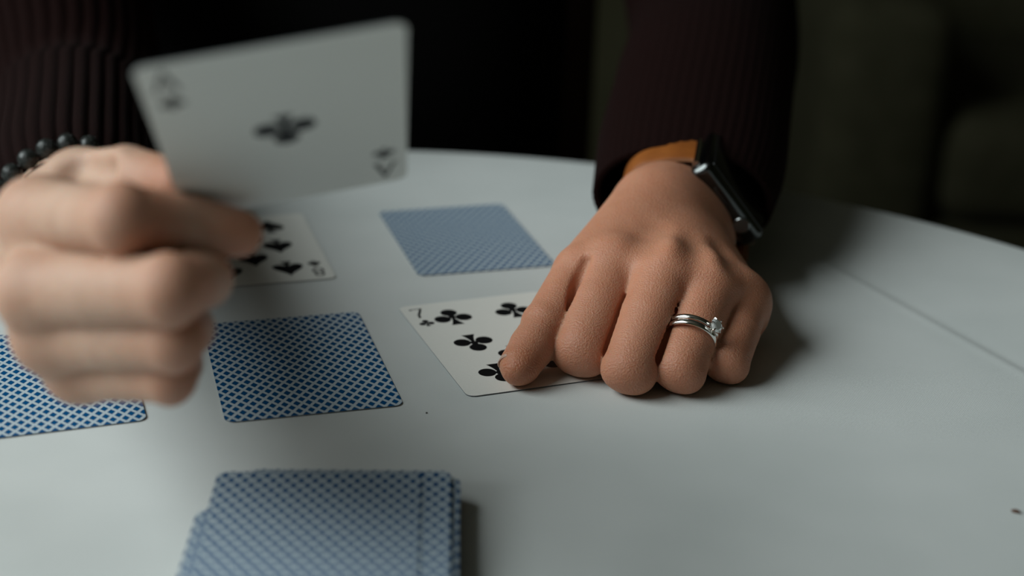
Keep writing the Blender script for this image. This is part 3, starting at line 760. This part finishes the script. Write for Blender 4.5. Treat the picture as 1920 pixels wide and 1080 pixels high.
bt = MB().box((-5.5, -1.0, -1.2), (5.5, 1.0, 1.2), bev=.8); b2 = MB(); b2.f = bt.f; b2.m = bt.m
b2.v = [local(CC, a - 5.5, b - 17.0, c + .4) for a, b, c in bt.v]; b2.build('side_button', M_CROWN, case)
for sgn in (-1, 1):
    e = CC + TW * 21.6 * sgn - NW * 1.5
    MB().tube([W(e - AX * 13.5), W(e + AX * 13.5)], .0016, 14).build('lug', M_STEEL, watch)
def strap(name, g0, g1, up):
    """leather band along the wrist ellipse from angle g0 to g1 (0 = over the watch)"""
    n = 40; v = []; f = []; prof = [(-11.5, 0), (-11.5, 1.9), (-10.5, 2.5), (10.5, 2.5), (11.5, 1.9), (11.5, 0)]
    for i in range(n + 1):
        t = i / n; g = g0 + (g1 - g0) * t; ca, sa = math.cos(g), math.sin(g)
        p = WC + NW * ca * (RN_ + 1.0) + TW * sa * (RT_ + .8); nn = unit(NW * ca / RN_ + TW * sa / RT_)
        lift = up * max(0, 1 - t * 4) ** 1.6
        w = 1.0
        for x, z in prof: v.append(W(p + AX * x * w + nn * (z + lift)))
    k = len(prof); m_ = MB()
    for i in range(n):
        for j in range(k): f.append((i * k + j, i * k + (j + 1) % k, (i + 1) * k + (j + 1) % k, (i + 1) * k + j))
    f.append(tuple(range(k))); f.append(tuple(n * k + j for j in range(k))[::-1])
    m_.add(v, f); m_.m = [(1 if (i % k) in (0, 4, 5) else 0) for i in range(len(f))]
    return m_.build(name, [M_LEATHER, M_LEATHEREDGE], watch)
strap('strap', -.60, -3.25, 6.0); strap('strap', 1.12, 3.2, 8.0)

# ---------------------------------------------------------------- bead bracelet
BC = A_(-154.8, 474.0, 71.2)
brace = empty('bead_bracelet', W(BC)); tag(brace, 'bracelet of round black lava stone beads on the raised wrist', 'bracelet')
def ico(r, n=20, m=14):
    v = [(0, 0, r)]; f = []
    for i in range(1, m):
        p_ = math.pi * i / m
        for k in range(n): w = 2 * math.pi * k / n; v.append((r * math.sin(p_) * math.cos(w), r * math.sin(p_) * math.sin(w), r * math.cos(p_)))
    v.append((0, 0, -r)); e = len(v) - 1
    for k in range(n): f.append((0, 1 + k, 1 + (k + 1) % n)); f.append((e, e - n + (k + 1) % n, e - n + k))
    for i in range(m - 2):
        for k in range(n): a = 1 + i * n + k; b = 1 + i * n + (k + 1) % n; f.append((a, a + n, b + n, b))
    return v, f
bv, bf = ico(.0034); bead_me = mesh('bead', bv, bf, M_LAVA)
ra_, rb_ = 8.5 + 15.5 + 3.2, 15.5 + 4.0
per = []; g = 0.0; NB = 720; pts = [(ra_ * math.cos(2 * math.pi * k / NB), rb_ * math.sin(2 * math.pi * k / NB)) for k in range(NB + 1)]
L = [0]
for a, b in zip(pts, pts[1:]): L.append(L[-1] + math.dist(a, b))
nbead = int(L[-1] / 6.8)
for i in range(nbead):
    s_ = L[-1] * i / nbead; k = min(range(NB), key=lambda j: abs(L[j] - s_)); a, b = pts[k]
    o = obj('bead', bead_me, brace); o.location = W(BC + LT * a + LN * b) - brace.location; o.rotation_euler = (random.uniform(0, 6), random.uniform(0, 6), random.uniform(0, 6))
MB().tube([W(BC + LT * a + LN * b) for a, b in pts[::12]], .0005, 8, cap=False).build('cord', plain('black_cord', (.01, .01, .01)), brace)

# ---------------------------------------------------------------- crumbs on the cloth
def crumb(x, y, r, col, label, sx=1.0):
    vv, ff = ico(.001 * r, 10, 7); vv = [(a * sx * (1 + .25 * math.sin(9e3 * b)), b * (1 + .2 * math.cos(8e3 * a)), c * .6) for a, b, c in vv]
    o = obj('crumb', mesh('crumb', vv, ff, plain('crumb', col, .8))); o.location = W((x, y, r * .55)); tag(o, label, 'crumb')
    o.rotation_euler.z = -.4
crumb(164, 420, .9, (.10, .035, .015), 'brown crumb on the cloth near the lower right corner', 1.7)
crumb(-29, 477, .38, (.02, .02, .02), 'tiny dark speck on the cloth below the blue card')

# ---------------------------------------------------------------- dim furniture behind
M_UPH = surf_mat('olive_upholstery', (.036, .034, .019), (.05, .046, .027), 30, .9)
sofa = empty('sofa', (1.15, 2.45, 0)); tag(sofa, 'dim olive sofa with dark wooden legs in the unlit background', 'sofa')
def sp(name, a, b, mat, bev): MB().box(a, b, bev=bev).build(name, mat, sofa)
sp('seat_base', (.45, 2.02, .14), (2.3, 2.85, .30), M_UPH, .02)
sp('seat_cushion', (.60, 2.0, .30), (1.37, 2.68, .46), M_UPH, .05); sp('seat_cushion', (1.38, 2.0, .30), (2.15, 2.68, .46), M_UPH, .05)
sp('backrest', (.45, 2.62, .30), (2.3, 2.88, .86), M_UPH, .06)
sp('armrest', (.42, 2.0, .14), (.60, 2.86, .62), M_UPH, .05); sp('armrest', (2.15, 2.0, .14), (2.33, 2.86, .62), M_UPH, .05)
for x, y in ((.5, 2.06), (2.22, 2.06), (.5, 2.76), (2.22, 2.76)): sp('leg', (x, y, 0), (x + .05, y + .05, .14), M_WOOD, .006)

# the chair the person sits on, and the legs below the table edge
ch = empty('dining_chair', (TRX[0] * .001, .98, 0)); tag(ch, 'dark wooden chair behind the seated person', 'chair')
def cp(name, a, b, bev=.008): MB().box(a, b, bev=bev).build(name, M_WOOD, ch)
cx = TRX[0] * .001
cp('seat', (cx - .21, .78, .415), (cx + .21, 1.2, .45))
for dx in (-.2, .16):
    cp('leg', (cx + dx, .79, 0), (cx + dx + .04, .83, .415)); cp('leg', (cx + dx, 1.15, 0), (cx + dx + .04, 1.19, .415))
    cp('back_post', (cx + dx, 1.16, .45), (cx + dx + .04, 1.19, .92))
cp('top_rail', (cx - .2, 1.155, .84), (cx + .2, 1.19, .92))
for k in range(4): cp('back_slat', (cx - .135 + k * .08, 1.165, .45), (cx - .105 + k * .08, 1.182, .84), .004)
tr_ = MB()
for s in (-1, 1):
    tr_.tube([(cx + s * .08, .97, .535), (cx + s * .1, .85, .535), (cx + s * .12, .66, .53), (cx + s * .12, .585, .50), (cx + s * .115, .57, .42), (cx + s * .11, .60, .22), (cx + s * .11, .62, .08)],
             [.085, .085, .072, .066, .062, .056, .05], 24)
tr_.build('trousers', M_SHIRT, person)
sh = MB()
for s in (-1, 1): sh.box((cx + s * .11 - .045, .42, .0), (cx + s * .11 + .045, .68, .085), bev=.035)
sh.build('shoes', M_SHIRT, person)
